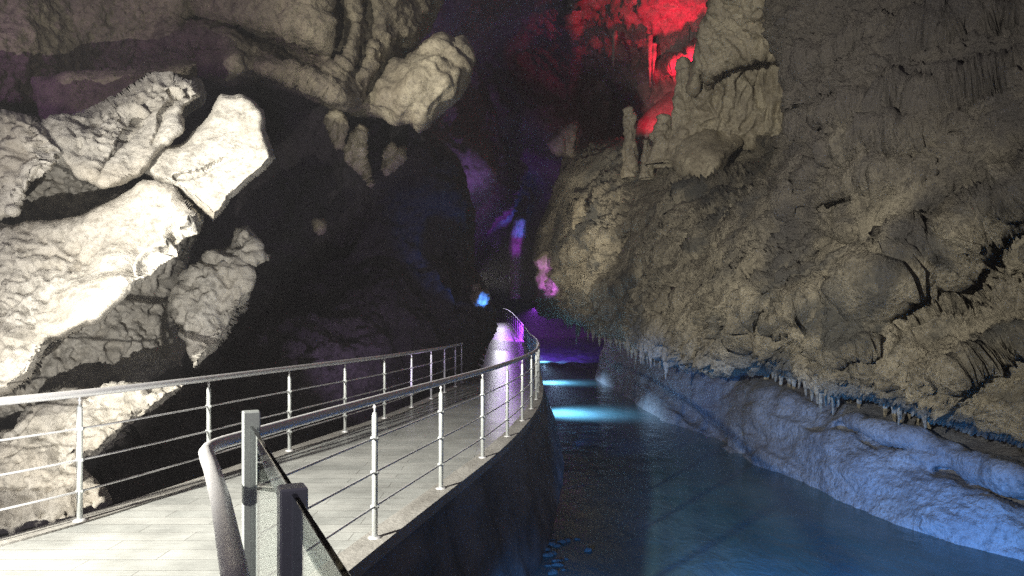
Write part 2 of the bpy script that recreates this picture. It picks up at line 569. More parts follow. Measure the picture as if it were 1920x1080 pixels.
def rock_mat(name, base, dark, stain, rough_v=0.85, bump=0.5, scale=1.0, stain_amt=0.5, spec=0.3, streak=None, rough_var=0.15, pits=0.5, coat_falloff=None):
    m, nt, b = new_mat(name)
    N, L = nt.nodes, nt.links
    tc = N.new("ShaderNodeTexCoord")
    def noise(sc, det=8, rgh=0.6, vec=None, dist=0.0):
        n = N.new("ShaderNodeTexNoise")
        n.inputs["Scale"].default_value = sc
        n.inputs["Detail"].default_value = det
        n.inputs["Roughness"].default_value = rgh
        n.inputs["Distortion"].default_value = dist
        L.new(vec or tc.outputs["Object"], n.inputs["Vector"])
        return n
    def ramp(src, lo, hi):
        r = N.new("ShaderNodeMapRange")
        r.inputs["From Min"].default_value = lo
        r.inputs["From Max"].default_value = hi
        L.new(src, r.inputs["Value"])
        return r.outputs[0]
    def mix(fac, a, c):
        x = N.new("ShaderNodeMix")
        x.data_type = 'RGBA'
        L.new(fac, x.inputs[0])
        for s, v in ((6, a), (7, c)):
            if hasattr(v, "is_output"):
                L.new(v, x.inputs[s])
            else:
                x.inputs[s].default_value = (*v, 1)
        return x.outputs[2]
    n1 = noise(1.3 * scale, 9, 0.65, dist=0.4)
    n2 = noise(9.0 * scale, 6, 0.7)
    n3 = noise(0.45 * scale, 6, 0.6, dist=0.8)
    vec = None
    if streak:
        mp = N.new("ShaderNodeMapping")
        mp.vector_type = 'TEXTURE'
        mp.inputs["Rotation"].default_value = Vector(streak[0]).to_track_quat('X', 'Z').to_euler()
        mp.inputs["Scale"].default_value = (streak[1], streak[2], streak[2])
        L.new(tc.outputs["Object"], mp.inputs["Vector"])
        vec = mp.outputs[0]
    n4 = noise(1.8 * scale, 7, 0.65, vec)
    c = mix(ramp(n1.outputs["Fac"], 0.35, 0.66), dark, base)
    c = mix(ramp(n2.outputs["Fac"], 0.33, 0.50), tuple((0.75 - 0.4 * pits) * v for v in dark), c)
    n5 = noise(26.0 * scale, 5, 0.75)
    c = mix(ramp(n5.outputs["Fac"], 0.34, 0.46), tuple((0.8 - 0.4 * pits) * v for v in dark), c)
    st = N.new("ShaderNodeMath")
    st.operation = 'MULTIPLY'
    L.new(ramp(n3.outputs["Fac"], 0.50, 0.62), st.inputs[0])
    st.inputs[1].default_value = stain_amt
    c = mix(st.outputs[0], c, stain)
    s2 = N.new("ShaderNodeMath")
    s2.operation = 'MULTIPLY'
    L.new(ramp(n4.outputs["Fac"], 0.54, 0.66), s2.inputs[0])
    s2.inputs[1].default_value = stain_amt * 0.8
    c = mix(s2.outputs[0], c, tuple(0.6 * v for v in dark))
    if coat_falloff:  # dark mineral tone, with lamp falloff painted in towards the upper near wall
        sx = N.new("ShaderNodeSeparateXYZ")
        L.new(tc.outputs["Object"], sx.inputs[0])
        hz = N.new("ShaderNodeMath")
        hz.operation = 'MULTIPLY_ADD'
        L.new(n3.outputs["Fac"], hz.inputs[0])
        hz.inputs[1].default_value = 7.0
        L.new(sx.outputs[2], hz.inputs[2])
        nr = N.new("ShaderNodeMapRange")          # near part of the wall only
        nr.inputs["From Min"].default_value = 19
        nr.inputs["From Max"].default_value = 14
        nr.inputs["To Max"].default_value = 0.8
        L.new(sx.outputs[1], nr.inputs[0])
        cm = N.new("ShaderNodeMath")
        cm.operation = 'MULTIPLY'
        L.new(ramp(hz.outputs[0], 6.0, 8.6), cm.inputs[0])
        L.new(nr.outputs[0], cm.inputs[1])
        c = mix(cm.outputs[0], c, coat_falloff)
    L.new(c, b.inputs["Base Color"])
    rv = N.new("ShaderNodeMapRange")
    rv.inputs["To Min"].default_value = rough_v - rough_var
    rv.inputs["To Max"].default_value = min(1, rough_v + rough_var)
    L.new(n1.outputs["Fac"], rv.inputs["Value"])
    L.new(rv.outputs[0], b.inputs["Roughness"])
    b.inputs["Specular IOR Level"].default_value = spec
    vor = N.new("ShaderNodeTexVoronoi")
    vor.inputs["Scale"].default_value = 14 * scale
    L.new(tc.outputs["Object"], vor.inputs["Vector"])
    nb = noise(16 * scale, 10, 0.75)
    ad = N.new("ShaderNodeMath")
    ad.operation = 'MULTIPLY_ADD'
    L.new(vor.outputs["Distance"], ad.inputs[0])
    ad.inputs[1].default_value = 0.35
    L.new(nb.outputs["Fac"], ad.inputs[2])
    ad2 = N.new("ShaderNodeMath")
    ad2.operation = 'ADD'
    L.new(ad.outputs[0], ad2.inputs[0])
    L.new(n2.outputs["Fac"], ad2.inputs[1])
    bp = N.new("ShaderNodeBump")
    bp.inputs["Strength"].default_value = bump
    bp.inputs["Distance"].default_value = 0.09
    L.new(ad2.outputs[0], bp.inputs["Height"])
    L.new(bp.outputs[0], b.inputs["Normal"])
    return m


M_BOULDER = rock_mat("pale_limestone", (0.60, 0.575, 0.52), (0.46, 0.43, 0.37), (0.34, 0.29, 0.22), bump=0.4, stain_amt=0.35)
M_WALL = rock_mat("brown_grey_limestone", (0.40, 0.355, 0.26), (0.21, 0.185, 0.137), (0.07, 0.072, 0.068), rough_v=0.7, bump=1.0, stain_amt=0.85, streak=((0.45, -0.66, 0.60), 3.0, 0.6), pits=0.8, coat_falloff=(0.11, 0.098, 0.092))
M_CEIL = rock_mat("ochre_limestone", (0.39, 0.34, 0.235), (0.22, 0.19, 0.135), (0.12, 0.10, 0.09), bump=0.6, stain_amt=0.5)
M_FLOW = rock_mat("flowstone", (0.46, 0.41, 0.29), (0.28, 0.24, 0.17), (0.14, 0.11, 0.07), rough_v=0.6, bump=0.35, stain_amt=0.4, spec=0.45)
M_BANK = rock_mat("grey_river_limestone", (0.155, 0.16, 0.165), (0.085, 0.085, 0.09), (0.07, 0.06, 0.05), rough_v=0.6, bump=0.6, stain_amt=0.5, spec=0.5)
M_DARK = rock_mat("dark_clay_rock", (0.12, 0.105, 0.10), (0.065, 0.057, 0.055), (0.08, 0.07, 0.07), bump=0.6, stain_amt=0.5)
M_CHASM = rock_mat("chasm_limestone", (0.30, 0.27, 0.25), (0.16, 0.14, 0.13), (0.10, 0.08, 0.08), bump=0.6, stain_amt=0.5, streak=((0, 0, 1), 2.5, 0.5))


def deck_mat():
    m, nt, b = new_mat("grey_plank_tiles")
    N, L = nt.nodes, nt.links
    uv = N.new("ShaderNodeUVMap")
    br = N.new("ShaderNodeTexBrick")
    br.offset = 0.37
    br.inputs["Scale"].default_value = 1.0
    br.inputs["Brick Width"].default_value = 1.2
    br.inputs["Row Height"].default_value = 0.2
    br.inputs["Mortar Size"].default_value = 0.004
    br.inputs["Mortar Smooth"].default_value = 0.1
    br.inputs["Color1"].default_value = (0.42, 0.435, 0.415, 1)
    br.inputs["Color2"].default_value = (0.49, 0.50, 0.475, 1)
    br.inputs["Mortar"].default_value = (0.25, 0.25, 0.235, 1)
    L.new(uv.outputs[0], br.inputs["Vector"])
    mp = N.new("ShaderNodeMapping")
    mp.inputs["Scale"].default_value = (1.2, 14, 1)
    L.new(uv.outputs[0], mp.inputs[0])
    g = N.new("ShaderNodeTexNoise")
    g.inputs["Scale"].default_value = 2.0
    g.inputs["Detail"].default_value = 8
    g.inputs["Roughness"].default_value = 0.65
    L.new(mp.outputs[0], g.inputs["Vector"])
    d = N.new("ShaderNodeTexNoise")
    d.inputs["Scale"].default_value = 1.1
    d.inputs["Detail"].default_value = 8
    d.inputs["Roughness"].default_value = 0.7
    L.new(uv.outputs[0], d.inputs["Vector"])
    def mul(a, src, lo, hi, v):
        r = N.new("ShaderNodeMapRange")
        r.inputs["From Min"].default_value = lo
        r.inputs["From Max"].default_value = hi
        r.inputs["To Min"].default_value = v
        r.inputs["To Max"].default_value = 1.0
        L.new(src, r.inputs[0])
        x = N.new("ShaderNodeMix")
        x.data_type = 'RGBA'
        x.blend_type = 'MULTIPLY'
        x.inputs[0].default_value = 1
        L.new(a, x.inputs[6])
        L.new(r.outputs[0], x.inputs[7])
        return x.outputs[2]
    c = mul(br.outputs["Color"], g.outputs["Fac"], 0.3, 0.6, 0.84)
    c = mul(c, d.outputs["Fac"], 0.35, 0.6, 0.62)
    L.new(c, b.inputs["Base Color"])
    # the far half of the walk is wet from dripping water
    sp = N.new("ShaderNodeSeparateXYZ")
    L.new(uv.outputs[0], sp.inputs[0])
    ad = N.new("ShaderNodeMath")
    ad.operation = 'MULTIPLY_ADD'
    L.new(d.outputs["Fac"], ad.inputs[0])
    ad.inputs[1].default_value = 8.0
    L.new(sp.outputs[1], ad.inputs[2])
    r = N.new("ShaderNodeMapRange")
    r.inputs["From Min"].default_value = 12
    r.inputs["From Max"].default_value = 20
    r.inputs["To Min"].default_value = 0.42
    r.inputs["To Max"].default_value = 0.19
    L.new(ad.outputs[0], r.inputs[0])
    L.new(r.outputs[0], b.inputs["Roughness"])
    bp = N.new("ShaderNodeBump")
    bp.inputs["Strength"].default_value = 0.35
    bp.inputs["Distance"].default_value = 0.006
    h = N.new("ShaderNodeMath")
    h.operation = 'MULTIPLY_ADD'
    L.new(br.outputs["Fac"], h.inputs[0])
    h.inputs[1].default_value = -1.0
    L.new(g.outputs["Fac"], h.inputs[2])
    L.new(h.outputs[0], bp.inputs["Height"])
    L.new(bp.outputs[0], b.inputs["Normal"])
    return m


def concrete_mat(name, c1, c2, rgh=0.75, drips=False):
    m, nt, b = new_mat(name)
    N, L = nt.nodes, nt.links
    tc = N.new("ShaderNodeTexCoord")
    mp = N.new("ShaderNodeMapping")
    mp.inputs["Scale"].default_value = (1, 0.35, 0.8)
    L.new(tc.outputs["Object"], mp.inputs[0])
    n = N.new("ShaderNodeTexNoise")
    n.inputs["Scale"].default_value = 2.2
    n.inputs["Detail"].default_value = 9
    n.inputs["Roughness"].default_value = 0.65
    L.new(mp.outputs[0], n.inputs["Vector"])
    n2 = N.new("ShaderNodeTexNoise")
    n2.inputs["Scale"].default_value = 26
    n2.inputs["Detail"].default_value = 6
    L.new(tc.outputs["Object"], n2.inputs["Vector"])
    r = N.new("ShaderNodeValToRGB")
    r.color_ramp.elements[0].position = 0.36
    r.color_ramp.elements[1].position = 0.62
    r.color_ramp.elements[0].color = (*c1, 1)
    r.color_ramp.elements[1].color = (*c2, 1)
    L.new(n.outputs["Fac"], r.inputs[0])
    L.new(r.outputs[0], b.inputs["Base Color"])
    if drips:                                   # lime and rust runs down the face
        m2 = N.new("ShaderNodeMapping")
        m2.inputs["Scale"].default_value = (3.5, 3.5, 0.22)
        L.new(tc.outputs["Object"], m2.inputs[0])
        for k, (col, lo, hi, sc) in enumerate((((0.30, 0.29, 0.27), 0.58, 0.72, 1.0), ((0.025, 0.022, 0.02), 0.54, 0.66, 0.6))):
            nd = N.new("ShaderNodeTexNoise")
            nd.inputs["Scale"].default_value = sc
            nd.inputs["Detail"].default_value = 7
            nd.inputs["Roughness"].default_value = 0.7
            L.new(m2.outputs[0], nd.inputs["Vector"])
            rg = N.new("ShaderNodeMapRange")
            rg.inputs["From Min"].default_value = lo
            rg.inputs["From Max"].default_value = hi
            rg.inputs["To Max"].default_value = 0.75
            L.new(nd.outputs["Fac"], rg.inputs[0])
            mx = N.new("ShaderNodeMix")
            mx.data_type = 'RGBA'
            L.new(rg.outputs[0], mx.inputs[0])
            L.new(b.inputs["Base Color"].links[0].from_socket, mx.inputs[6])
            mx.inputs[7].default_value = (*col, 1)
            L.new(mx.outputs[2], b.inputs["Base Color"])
    b.inputs["Roughness"].default_value = rgh
    bp = N.new("ShaderNodeBump")
    bp.inputs["Strength"].default_value = 0.4
    bp.inputs["Distance"].default_value = 0.02
    ad = N.new("ShaderNodeMath")
    ad.operation = 'ADD'
    L.new(n.outputs["Fac"], ad.inputs[0])
    L.new(n2.outputs["Fac"], ad.inputs[1])
    L.new(ad.outputs[0], bp.inputs["Height"])
    L.new(bp.outputs[0], b.inputs["Normal"])
    return m


def steel_mat(name, col=(0.62, 0.62, 0.63), rgh=0.28):
    m, nt, b = new_mat(name)
    N, L = nt.nodes, nt.links
    b.inputs["Base Color"].default_value = (*col, 1)
    b.inputs["Metallic"].default_value = 0.62
    tc = N.new("ShaderNodeTexCoord")
    n = N.new("ShaderNodeTexNoise")
    n.inputs["Scale"].default_value = 30
    n.inputs["Detail"].default_value = 6
    L.new(tc.outputs["Object"], n.inputs["Vector"])
    r = N.new("ShaderNodeMapRange")
    r.inputs["To Min"].default_value = rgh - 0.08
    r.inputs["To Max"].default_value = rgh + 0.14
    L.new(n.outputs["Fac"], r.inputs[0])
    L.new(r.outputs[0], b.inputs["Roughness"])
    return m


def glass_mat():
    m, nt, b = new_mat("balustrade_glass")
    b.inputs["Base Color"].default_value = (0.86, 0.95, 0.92, 1)
    b.inputs["Transmission Weight"].default_value = 1.0
    b.inputs["Roughness"].default_value = 0.0
    b.inputs["IOR"].default_value = 1.45
    return m


def water_mat():
    m, nt, b = new_mat("turbid_river_water")
    N, L = nt.nodes, nt.links
    tc = N.new("ShaderNodeTexCoord")
    b.inputs["Base Color"].default_value = (0.10, 0.17, 0.18, 1)
    b.inputs["Roughness"].default_value = 0.06
    b.inputs["IOR"].default_value = 1.33
    mp = N.new("ShaderNodeMapping")
    mp.inputs["Scale"].default_value = (1.0, 0.55, 1)
    L.new(tc.outputs["Object"], mp.inputs[0])
    n = N.new("ShaderNodeTexNoise")
    n.inputs["Scale"].default_value = 2.6
    n.inputs["Detail"].default_value = 7
    n.inputs["Roughness"].default_value = 0.6
    n.inputs["Distortion"].default_value = 0.6
    L.new(mp.outputs[0], n.inputs["Vector"])
    bp = N.new("ShaderNodeBump")
    bp.inputs["Strength"].default_value = 0.5
    bp.inputs["Distance"].default_value = 0.06
    L.new(n.outputs["Fac"], bp.inputs["Height"])
    L.new(bp.outputs[0], b.inputs["Normal"])
    n2 = N.new("ShaderNodeTexNoise")
    n2.inputs["Scale"].default_value = 0.5
    n2.inputs["Detail"].default_value = 5
    L.new(tc.outputs["Object"], n2.inputs["Vector"])
    r = N.new("ShaderNodeValToRGB")
    r.color_ramp.elements[0].position = 0.4
    r.color_ramp.elements[1].position = 0.65
    r.color_ramp.elements[0].color = (0.02, 0.05, 0.055, 1)
    r.color_ramp.elements[1].color = (0.035, 0.075, 0.085, 1)
    L.new(n2.outputs["Fac"], r.inputs[0])
    L.new(r.outputs[0], b.inputs["Base Color"])
    return m


M_DECK = deck_mat()
M_KERB = concrete_mat("kerb_concrete", (0.22, 0.21, 0.19), (0.40, 0.39, 0.36))
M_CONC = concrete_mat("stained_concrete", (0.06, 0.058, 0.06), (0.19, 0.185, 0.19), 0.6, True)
M_STEEL = steel_mat("stainless_steel", (0.86, 0.86, 0.87), 0.42)
M_STEEL2 = steel_mat("brushed_post_steel", (0.62, 0.65, 0.64), 0.48)
M_GATE = steel_mat("gate_post_steel", (0.80, 0.86, 0.83), 0.45)
M_GATE.node_tree.nodes["Principled BSDF"].inputs["Metallic"].default_value = 0.4
M_GLASS = glass_mat()
M_WATER = water_mat()

# ------------------------------------------------------------------ walkway lines
RX = np.array([(0.2, -1.75), (2.0, -1.62), (3.2, -1.38), (5.04, -1.0), (6.5, -.67), (8, -.325), (9.57, -.037), (11.3, .22), (12.8, .40), (14.2, .52),
               (17, .68), (22, .80), (28, .85), (36, .75), (40, .6), (44, .35), (48, .02), (52, -.4), (56, -1.0), (60, -1.8)])
LX = np.array([(0.2, -5.4), (2.5, -4.65), (3.5, -4.28), (4.4, -3.92), (4.9, -3.68), (5.45, -3.42), (6.9, -3.06), (8.4, -2.74), (9.8, -2.42), (11.2, -2.1), (12.8, -1.85),
               (14.2, -1.65), (17, -1.35), (22, -1.25), (28, -1.3), (36, -1.35), (44, -1.6), (52, -2.2), (60, -3.6)])
DZ = np.array([(0, 0), (30, 0), (36, .2), (40, .45), (44, .8), (48, 1.2), (52, 1.55), (57, 1.7), (60, 1.7)])
YY = np.linspace(0.2, 60, 1200)


def smooth_line(pts, sig):
    v = np.interp(YY, pts[:, 0], pts[:, 1])
    k = np.exp(-0.5 * (np.arange(-40, 41) * (YY[1] - YY[0]) / sig) ** 2)
    k /= k.sum()
    return np.convolve(np.pad(v, 40, mode='reflect', reflect_type='odd'), k, 'valid')


RL, LL, ZL = smooth_line(RX, 0.5), smooth_line(LX, 0.35), smooth_line(DZ, 0.9)
rx = lambda y: float(np.interp(y, YY, RL))
lx = lambda y: float(np.interp(y, YY, LL))
dz = lambda y: float(np.interp(y, YY, ZL))
river_z = lambda y: np.interp(y, [0, 22, 34, 50, 80], [-1.5, -1.5, -1.12, -0.35, 0.5])


def sweep(name, left, right, zoff, ys, mat, nx=8, uv=True, kind=None, sides=0.0):
    """a sheet between two lines along the walk, with sides going down"""
    n = len(ys)
    xl = np.array([left(y) for y in ys])
    xr = np.array([right(y) for y in ys])
    z = np.array([dz(y) for y in ys]) + zoff
    t = np.linspace(0, 1, nx)
    X = xl[:, None] * (1 - t) + xr[:, None] * t
    V = np.stack([X, np.repeat(np.array(ys)[:, None], nx, 1), np.repeat(z[:, None], nx, 1)], -1)
    UV = np.stack([X - X[:, :1] * 0, V[..., 1]], -1)
    if sides:
        lo0 = V[:, :1].copy(); lo0[..., 2] -= sides
        lo1 = V[:, -1:].copy(); lo1[..., 2] -= sides
        V = np.concatenate([lo0, V, lo1], 1)
        UV = np.concatenate([UV[:, :1], UV, UV[:, -1:]], 1)
        nx += 2
    i = np.arange(n - 1)[:, None] * nx + np.arange(nx - 1)[None]
    Q = np.stack([i, i + 1, i + nx + 1, i + nx], -1).reshape(-1, 4)
    return np_mesh(name, V.reshape(-1, 3), Q, mat, False, False, UV.reshape(-1, 2))


ys = list(np.arange(0.6, 59, 0.25))
deck = sweep("walkway_deck", lambda y: lx(y) + 0.06, lambda y: rx(y) - 0.10, 0.0, ys, M_DECK, 8, sides=0.2)
tag(deck, kind='structure')
k1 = sweep("kerb_strip", lambda y: rx(y) - 0.10, lambda y: rx(y) + 0.11, 0.022, [y for y in ys if y > 2.0], M_KERB, 4, sides=0.1)
tag(k1, kind='structure')
k2 = sweep("kerb_strip", lambda y: lx(y) - 0.14, lambda y: lx(y) + 0.06, 0.016, ys, M_KERB, 4, sides=0.3)
tag(k2, kind='structure')

# river side retaining wall, leaning outwards to the water
prof = [(0.095, 0.02), (0.10, -0.10), (0.16, -0.35), (0.27, -0.7), (0.40, -1.1), (0.52, -1.4), (0.62, -1.75), (0.65, -2.2)]
yw = np.arange(1.2, 59, 0.1)
V = []
for y in yw:
    for (o, z) in prof:
        zz = z if z > -0.5 else z + (river_z(y) + 1.5) * 0.0
        V.append((rx(y) + o, y, zz + dz(y) * (1.0 if z > -0.5 else 0.6)))
V = np.array(V)
npf = len(prof)
# subdivide down the face for a cast-concrete relief
T = np.linspace(0, npf - 1, 36)
G = V.reshape(len(yw), npf, 3)
a = np.floor(T).astype(int).clip(0, npf - 2)
fr = (T - a)[None, :, None]
G = G[:, a] * (1 - fr) + G[:, a + 1] * fr
n2 = len(T)
V = G.reshape(-1, 3)
i = np.arange(len(yw) - 1)[:, None] * n2 + np.arange(n2 - 1)[None]
Q = np.stack([i, i + 1, i + n2 + 1, i + n2], -1).reshape(-1, 4)
dpl = 0.05 * fbm(V * np.array([1.2, 0.5, 0.9]), 5, 0.55, 91) + 0.035 * perlin(V * np.array([0.2, 0.15, 2.8]), 92)
V[:, 0] += dpl * np.clip(-V[:, 2] * 4, 0, 1)
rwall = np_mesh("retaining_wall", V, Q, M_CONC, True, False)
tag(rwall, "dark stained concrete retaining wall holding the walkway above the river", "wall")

# water
gx = np.arange(-2.5, 26, 0.3)
gy = np.arange(-2, 90, 0.3)
X, Y = np.meshgrid(gx, gy)
Z = river_z(Y)
p3 = np.stack([X.ravel(), Y.ravel(), np.zeros(X.size)], 1)
Z = Z.ravel() + 0.012 * fbm(p3 * 0.9, 3, 0.5, 95) + 0.22 * np.clip((Y.ravel() - 36) / 8, 0, 1) * fbm(p3 * np.array([1.0, 0.6, 1]), 4, 0.7, 96)
nx = len(gx)
i = np.arange(len(gy) - 1)[:, None] * nx + np.arange(nx - 1)[None]
Q = np.stack([i, i + 1, i + nx + 1, i + nx], -1).reshape(-1, 4)
tag(np_mesh("river_water", np.stack([X.ravel(), Y.ravel(), Z], 1), Q, M_WATER, True, False), kind='structure')

# ------------------------------------------------------------------ cave rock: right side
R_poly = [(1062, 280), (1050, 330), (1030, 390), (1008, 430), (1000, 480), (1008, 520), (1000, 560), (1010, 588), (1050, 598), (1090, 612), (1130, 625), (1200, 652),
          (1260, 672), (1340, 690), (1380, 692), (1450, 690), (1520, 716), (1600, 735), (1680, 752), (1720, 764), (1800, 790), (1920, 832), (2080, 880), (2350, 960),
          (2350, -300), (1440, -300), (1440, 20), (1480, 120), (1484, 220), (1468, 262), (1400, 250), (1330, 245), (1240, 250), (1170, 266), (1110, 266)]
R_ctrl = [(1062, 285, 34), (1045, 345, 34), (1005, 450, 36), (1000, 560, 36), (1050, 598, 33), (1130, 625, 27), (1200, 652, 22), (1260, 672, 19.6), (1340, 690, 17.3), (1450, 690, 14.9),
          (1600, 735, 12.4), (1720, 764, 11.0), (1920, 832, 8.8), (1340, 630, 15.8), (1460, 640, 13.1), (1600, 690, 11.1), (1730, 715, 9.9), (1250, 620, 18.6), (2200, 920, 7), (2350, 500, 7),
          (1130, 520, 27), (1250, 560, 20), (1400, 560, 14.5), (1550, 600, 12), (1700, 640, 10.8), (1900, 700, 9.3),
          (1120, 400, 29), (1200, 330, 28), (1300, 420, 21), (1400, 380, 19), (1460, 300, 21.5), (1240, 255, 29), (1110, 268, 33), (1330, 250, 27), (1400, 252, 25),
          (1500, 320, 14.8), (1495, 200, 15), (1480, 100, 15.5), (1445, 0, 16.5), (1450, -250, 18), (1600, 350, 12.3), (1600, 100, 13), (1700, 0, 12.5), (1900, 100, 10.8), (1900, 250, 10.2),
          (1650, 420, 11.5), (1560, 480, 12.6), (1500, 430, 14), (2200, 0, 9), (2300, -250, 9), (1800, -250, 13)]
R_feats = [([(1660, 478), (1740, 425), (1830, 362), (1930, 300), (2100, 200)], 24, 1.5),
           ([(1640, 520), (1740, 470), (1840, 400), (1940, 350), (2100, 270)], 22, -0.8),
           ([(1735, 530), (1810, 490), (1930, 440), (2100, 400)], 38, 1.6),
           ([(1740, 575), (1850, 560), (1950, 520)], 34, 1.2),
           ([(1480, 400), (1540, 430), (1600, 455), (1660, 478)], 12, 0.35),
           ([(1250, 360), (1330, 355), (1400, 345), (1480, 330)], 7, 0.5),
           ([(1540, 520), (1600, 560), (1640, 600), (1720, 640)], 25, 0.4),
           ([(1350, 560), (1420, 560), (1470, 520)], 25, -0.4),
           ([(1440, 600), (1410, 650), (1360, 690)], 16, 0.5)]
for pts, k in (([(1050, 500), (1180, 440), (1300, 385), (1470, 335)], 0.5), ([(1100, 570), (1250, 500), (1400, 440), (1500, 385)], 0.45), ([(1240, 600), (1360, 545), (1480, 500), (1600, 440)], 0.4),
               ([(1400, 640), (1520, 590), (1650, 545), (1760, 490)], 0.5), ([(1560, 680), (1680, 640), (1800, 600), (1930, 560)], 0.4), ([(1490, 240), (1620, 205), (1760, 190), (1930, 150)], 0.35),
               ([(1490, 310), (1600, 275), (1740, 250), (1800, 250)], 0.3), ([(1500, 140), (1640, 90), (1800, 70), (1930, 40)], 0.35), ([(1540, 380), (1640, 340), (1730, 330)], 0.3), ([(1790, 700), (1900, 650), (2000, 640)], 0.4)):
    q_ = np.array(pts, float)
    R_feats.append((q_ + [-4, -9], 11, -0.8 * k))      # a ledge
    R_feats.append((q_ + [4, 8], 9, 1.0 * k))          # and the hollow under it
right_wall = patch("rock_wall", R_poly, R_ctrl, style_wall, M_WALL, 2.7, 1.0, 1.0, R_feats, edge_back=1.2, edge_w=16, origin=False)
tag(right_wall, kind='structure')

B_poly = [(1112, 720), (1120, 690), (1128, 655), (1142, 632), (1165, 600), (1300, 600), (1500, 660), (1700, 700), (1920, 760), (2350, 850), (2350, 1330), (1920, 1140), (1700, 1060),
          (1500, 975), (1330, 890), (1250, 850), (1180, 790), (1130, 750)]
B_ctrl = [(1120, 705, 33), (1180, 742, 26.4), (1250, 790, 21.3), (1330, 822, 18.2), (1400, 865, 15.2), (1500, 902, 13.3), (1700, 987, 10.4), (1920, 1052, 8.85), (2300, 1180, 7.0),
          (1140, 640, 34), (1250, 668, 23.5), (1350, 690, 19.2), (1450, 715, 15.9), (1600, 765, 13.0), (1700, 795, 11.7), (1920, 858, 9.8), (2300, 930, 8.0),
          (1500, 800, 13.9), (1700, 880, 11.0), (1920, 950, 9.25), (1350, 750, 18.2), (1250, 720, 22.0), (1180, 680, 28),
          (1300, 610, 27), (1500, 665, 19.5), (1700, 710, 15), (1920, 780, 12.5), (2300, 860, 10)]
B_feats = [([(1210, 720), (1280, 770), (1330, 810), (1390, 850)], 9, 0.5), ([(1570, 800), (1640, 830), (1700, 842)], 9, 0.35), ([(1760, 880), (1850, 915), (1960, 950)], 12, 0.35),
           ([(1480, 740), (1600, 790), (1760, 830), (1920, 890)], 20, -0.25)]
bank = patch("river_bank", B_poly, B_ctrl, style_bank, M_BANK, 3.0, 0.85, 1.0, B_feats)
tag(bank, kind='structure')

# ------------------------------------------------------------------ cave rock: left side
C_poly = [(-420, -350), (860, -350), (835, 0), (800, 60), (765, 110), (730, 165), (700, 215), (669, 216), (640, 214), (600, 190), (550, 168), (475, 148), (425, 158), (340, 140), (250, 165), (60, 210), (-420, 260)]
C_ctrl = [(-400, -300, 9), (0, 0, 10.5), (0, 200, 10.5), (300, 0, 12.5), (300, 150, 13), (450, 100, 12.4), (600, 50, 12.3), (600, 180, 12.6), (700, 185, 13.2), (840, 0, 16), (750, -300, 14), (475, 140, 12.5)]
C_feats = [([(360, 30), (450, 60), (540, 95), (590, 110)], 22, 1.2), ([(620, -60), (640, 40), (630, 100)], 14, 1.0), ([(690, -50), (690, 60), (670, 130)], 10, 0.5),
           ([(310, 80), (400, 60), (440, 110), (400, 130)], 24, -0.4), ([(440, 130), (540, 150), (640, 185)], 22, -0.5),
           ([(760, 90), (720, 140), (700, 190)], 12, 1.0)]
ceiling = patch("rock_ceiling", C_poly, C_ctrl, style_ceil, M_CEIL, 3.4, 1.0, 1.0, C_feats, edge_back=1.8, edge_w=22)
tag(ceiling, kind='structure')
W_poly = [(-420, 0), (300, 40), (700, 100), (745, 150), (790, 230), (850, 300), (890, 400), (893, 500), (910, 540), (928, 578), (935, 616), (924, 644), (906, 668), (884, 735),
          (866, 800), (700, 900), (420, 960), (200, 1100), (-420, 1250)]
W_ctrl = [(-400, 50, 15), (0, 150, 15), (300, 100, 17), (600, 150, 18), (700, 200, 18), (760, 240, 18), (840, 300, 19), (500, 330, 20), (560, 450, 20), (640, 400, 18.5), (650, 280, 18.2), (750, 330, 18.2), (740, 480, 18.5), (880, 480, 20.5),
          (918, 600, 20), (875, 700, 20.5), (700, 640, 15.6), (500, 690, 12.6), (300, 800, 10), (100, 900, 8.3), (0, 960, 7.7), (-300, 1000, 7.4), (700, 800, 15), (330, 560, 16), (420, 400, 19), (100, 500, 13), (-300, 400, 11)]
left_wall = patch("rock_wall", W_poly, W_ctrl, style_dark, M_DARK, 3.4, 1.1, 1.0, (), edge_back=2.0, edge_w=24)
tag(left_wall, kind='structure')


heap = patch("rock_heap", [(-300, 220), (90, 235), (200, 290), (330, 280), (340, 370), (385, 420), (345, 520), (345, 690), (200, 770), (-300, 880)],
             [(-300, 250, 8.6), (100, 260, 8.9), (330, 320, 9.2), (100, 450, 8.7), (-200, 600, 7.9), (200, 600, 8.9), (340, 600, 9.8), (150, 740, 8.6), (-200, 850, 7.8)],
             style_pitted, M_BOULDER, 3.4, 1.1, 1.0, (), edge_back=1.5, edge_w=30)
tag(heap, kind='structure')


def boulder(poly, d, thick, label, seed, style=style_boulder, mat=None, grad=(0, 0), amp=0.9, rr=13, rm=0.28, feats=(), step=3.0, ra=5, ctrl=None):
    if ctrl is None:
        c = np.mean(poly, 0)
        ctrl = [(c[0], c[1], d)]
        if grad != (0, 0):
            ctrl = [(x, y, d + grad[0] * (x - c[0]) / 100 + grad[1] * (y - c[1]) / 100) for x, y in [(c[0] - 100, c[1] - 100), (c[0] + 100, c[1] - 100), (c[0] + 100, c[1] + 100), (c[0] - 100, c[1] + 100)]]
    o = solid("boulder", poly, ctrl, thick, style, mat or M_BOULDER, step, amp, 1.0, rr, rm, feats, ra, seed)
    return tag(o, label, "boulder", "fallen boulders on the left of the walkway")


